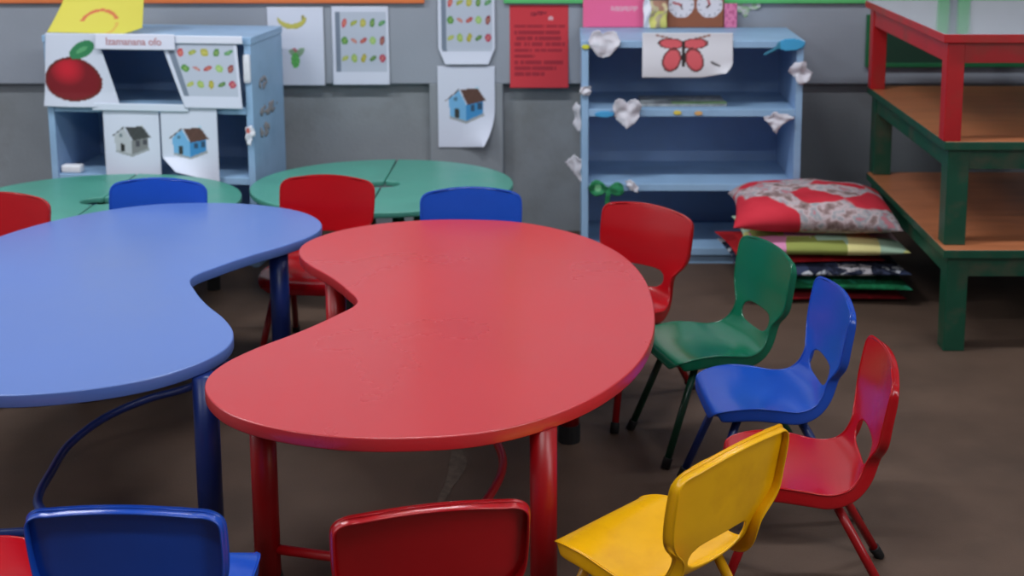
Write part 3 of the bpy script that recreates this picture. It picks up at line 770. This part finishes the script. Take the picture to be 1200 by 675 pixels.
tag(obj('tape_tag', bm, M['white'], None, True, (LSX + .415 * c, LSY + .415 * s - .001, .768), LA), 'white rounded paper tag on the right post of the left shelf', 'tag')
lsheet('paper_scrap', 'small white and red paper scrap low on the right post of the left shelf', 'paper scrap', .045, .085, .421, .510, lambda u, v: (196, 90, 80) if inell(u, v, .3, .75, .22, .12) < 1 else WHT, crump(12, .01), scrapmask(0, [(0, .9), (.7, 1), (1, .5), (.6, .45), (.5, 0), (.2, .1)]))
# brown tape remains on the left shelf's right side
for k, (yy, zz, ww, hh, lab) in enumerate(((.13, .72, .10, .055, 'upper'), (.19, .605, .22, .05, 'middle'), (.13, .52, .12, .06, 'lower'))):
    px = LSX + (.431 + .0025) * c - yy * s; py = LSY + (.431 + .0025) * s + yy * c
    sheet('tape_remains', f'{lab} patch of brownish tape remains on the left shelf right side', 'tape', ww, hh, px, py, zz, lambda u, v, k=k: mix((158, 160, 168), (140, 130, 130), .5 + .5 * noise.noise(Vector((u * 6, v * 6, k)))),
          None, lambda u, v, k=k: noise.noise(Vector((u * 4, v * 3, k * 5.1))) > -.12 and inell(u, v, .5, .5, .5, .5) < 1, rotz=LA + PI / 2, n=22)

# ------------------------------------------------------------------ cushions
def cushion(m, label, x, y, z, w, d, h, rot, seed, sag=.0):
    bm = BM(); n = 34
    def pt(u, v, top):
        e = max(0, (1 - abs(u) ** 3.2)) * max(0, (1 - abs(v) ** 3.2))
        hh = h * .5 * e ** .5
        px = w / 2 * u * (1 - .07 * (1 - v * v) * abs(u)); py = d / 2 * v * (1 - .07 * (1 - u * u) * abs(v))
        nz = noise.noise(Vector((u * 2.2 + seed, v * 2.2, seed))) * .10 + noise.noise(Vector((u * 6, v * 6 + seed, seed * 2))) * .045
        zz = h * .5 + (hh * (1 + nz * 1.6) if top else -hh) + sag * (u * u + v * v) * (-1 if top else -1) * (1 - e) * 0
        zz += -h * .32 * (abs(u * v) ** 3) * sag
        return (px + nz * .01, py + nz * .012, max(zz, .0))
    A = {}; B = {}
    for i in range(n + 1):
        for j in range(n + 1):
            u = math.sin((-1 + 2 * i / n) * PI / 2); v = math.sin((-1 + 2 * j / n) * PI / 2)
            A[i, j] = bm.verts.new(pt(u, v, True))
            edge = i in (0, n) or j in (0, n)
            B[i, j] = A[i, j] if edge else bm.verts.new(pt(u, v, False))
    for i in range(n):
        for j in range(n):
            bm.faces.new((A[i, j], A[i + 1, j], A[i + 1, j + 1], A[i, j + 1]))
            q = (B[i, j + 1], B[i + 1, j + 1], B[i + 1, j], B[i, j])
            if len(set(q)) >= 3: 
                try: bm.faces.new(q)
                except ValueError: pass
    o = obj('floor_cushion', bm, m, None, True, (x, y, z), rot)
    tag(o, label, 'cushion', 'cushions piled on the floor')
PX, PY = .955, 4.83
cushion(CUSH['maroon'], 'dark maroon cushion at the bottom of the floor cushion pile', PX + .02, PY, 0, .58, .47, .042, .03, 1)
cushion(CUSH['green'], 'green patterned cushion second from the bottom of the pile', PX + .04, PY - .01, .042, .60, .49, .055, -.05, 2)
cushion(CUSH['navy'], 'navy and white floral cushion in the middle of the pile', PX - .01, PY - .02, .097, .66, .49, .055, .02, 3)
cushion(CUSH['red'], 'plain red thin cushion under the yellow patchwork one, corner poking out left', PX - .06, PY, .150, .56, .45, .022, .1, 5)
cushion(CUSH['patch'], 'yellow, green and pink patchwork cushion under the red floral one', PX + .015, PY - .01, .170, .62, .49, .082, -.04, 4)
cushion(CUSH['floral'], 'red and grey floral cushion on top of the pile', PX - .01, PY, .248, .62, .52, .145, -.08, 6, .5)

# ------------------------------------------------------------------ stacked benches
def bench(label, x, y, z, h, top, paint, w=.80, d=1.12, leg=.072):
    """x, y: front left corner of the top"""
    t = thing('low_table', label, 'table', (x, y, z), 0, None)
    tt = .03
    bm = BM(); box(bm, 0, w, 0, d, h - tt, h, bev=.003)
    bm.normal_update()
    for f in bm.faces: f.material_index = 0 if f.normal.z > .9 else 1
    obj('tabletop', bm, [top, paint], t)
    i = .022
    bm = BM(); ah = .068
    for b in ((i, w - i, i, i + .022), (i, w - i, d - i - .022, d - i), (i, i + .022, i + .022, d - i - .022), (w - i - .022, w - i, i + .022, d - i - .022)):
        box(bm, b[0], b[1], b[2], b[3], h - tt - ah, h - tt, bev=.001)
    obj('apron', bm, paint, t)
    for lx in (i - .004, w - i + .004 - leg):
        for ly in (i - .004, d - i + .004 - leg):
            bxo('leg', paint, t, lx, lx + leg, ly, ly + leg, 0, h - tt, bev=.003)
bench('green low table with orange top, at the bottom of the stack on the right', 1.252, 4.108, 0, .36, M['lam'], M['sgreen'])
bench('green low table with orange top, in the middle of the stack on the right', 1.249, 4.145, .36, .36, M['lam'], M['sgreen'])
bench('red low table with grey top on top of the stack on the right', 1.226, 4.13, .72, .36, M['lamgrey'], M['sred'], leg=.058)
t = thing('chalkboard', 'dark green board on the wall behind the stacked red table', 'board', (1.75, W, .757))
bxo('board_panel', M['chalk'], t, -.43, .43, -.014, 0, .01, .22, bev=.001)
bm = BM()
for b in ((-.445, -.425, 0, .23), (.425, .445, 0, .23), (-.425, .425, 0, .018), (-.425, .425, .212, .23)): box(bm, b[0], b[1], -.025, 0, b[2], b[3], bev=.002)
obj('frame', bm, mat('green_frame_paint', (24, 104, 62), .5, .05, 10), t)

# ------------------------------------------------------------------ camera
cam = bpy.data.cameras.new('camera'); co = bpy.data.objects.new('camera', cam); link(co)
f, xp, yp, yh = 1500, 665, 95, -150
pitch = math.atan((yp - yh) / f)
cam.sensor_width = 36; cam.sensor_fit = 'HORIZONTAL'; cam.lens = 36 * f / 1200
cam.shift_x = (600 - xp) / 1200; cam.shift_y = -(337.5 - yp) / 1200
co.location = (0, 0, 1.6); co.rotation_euler = (PI / 2 - pitch, 0, 0)
cam.dof.use_dof = True; cam.dof.focus_distance = 2.6; cam.dof.aperture_fstop = 4.5
S.camera = co
S.view_settings.view_transform = 'Standard'; S.view_settings.look = 'None'; S.view_settings.gamma = 1
S.view_settings.exposure = 0.0
S.cycles.use_denoising = True
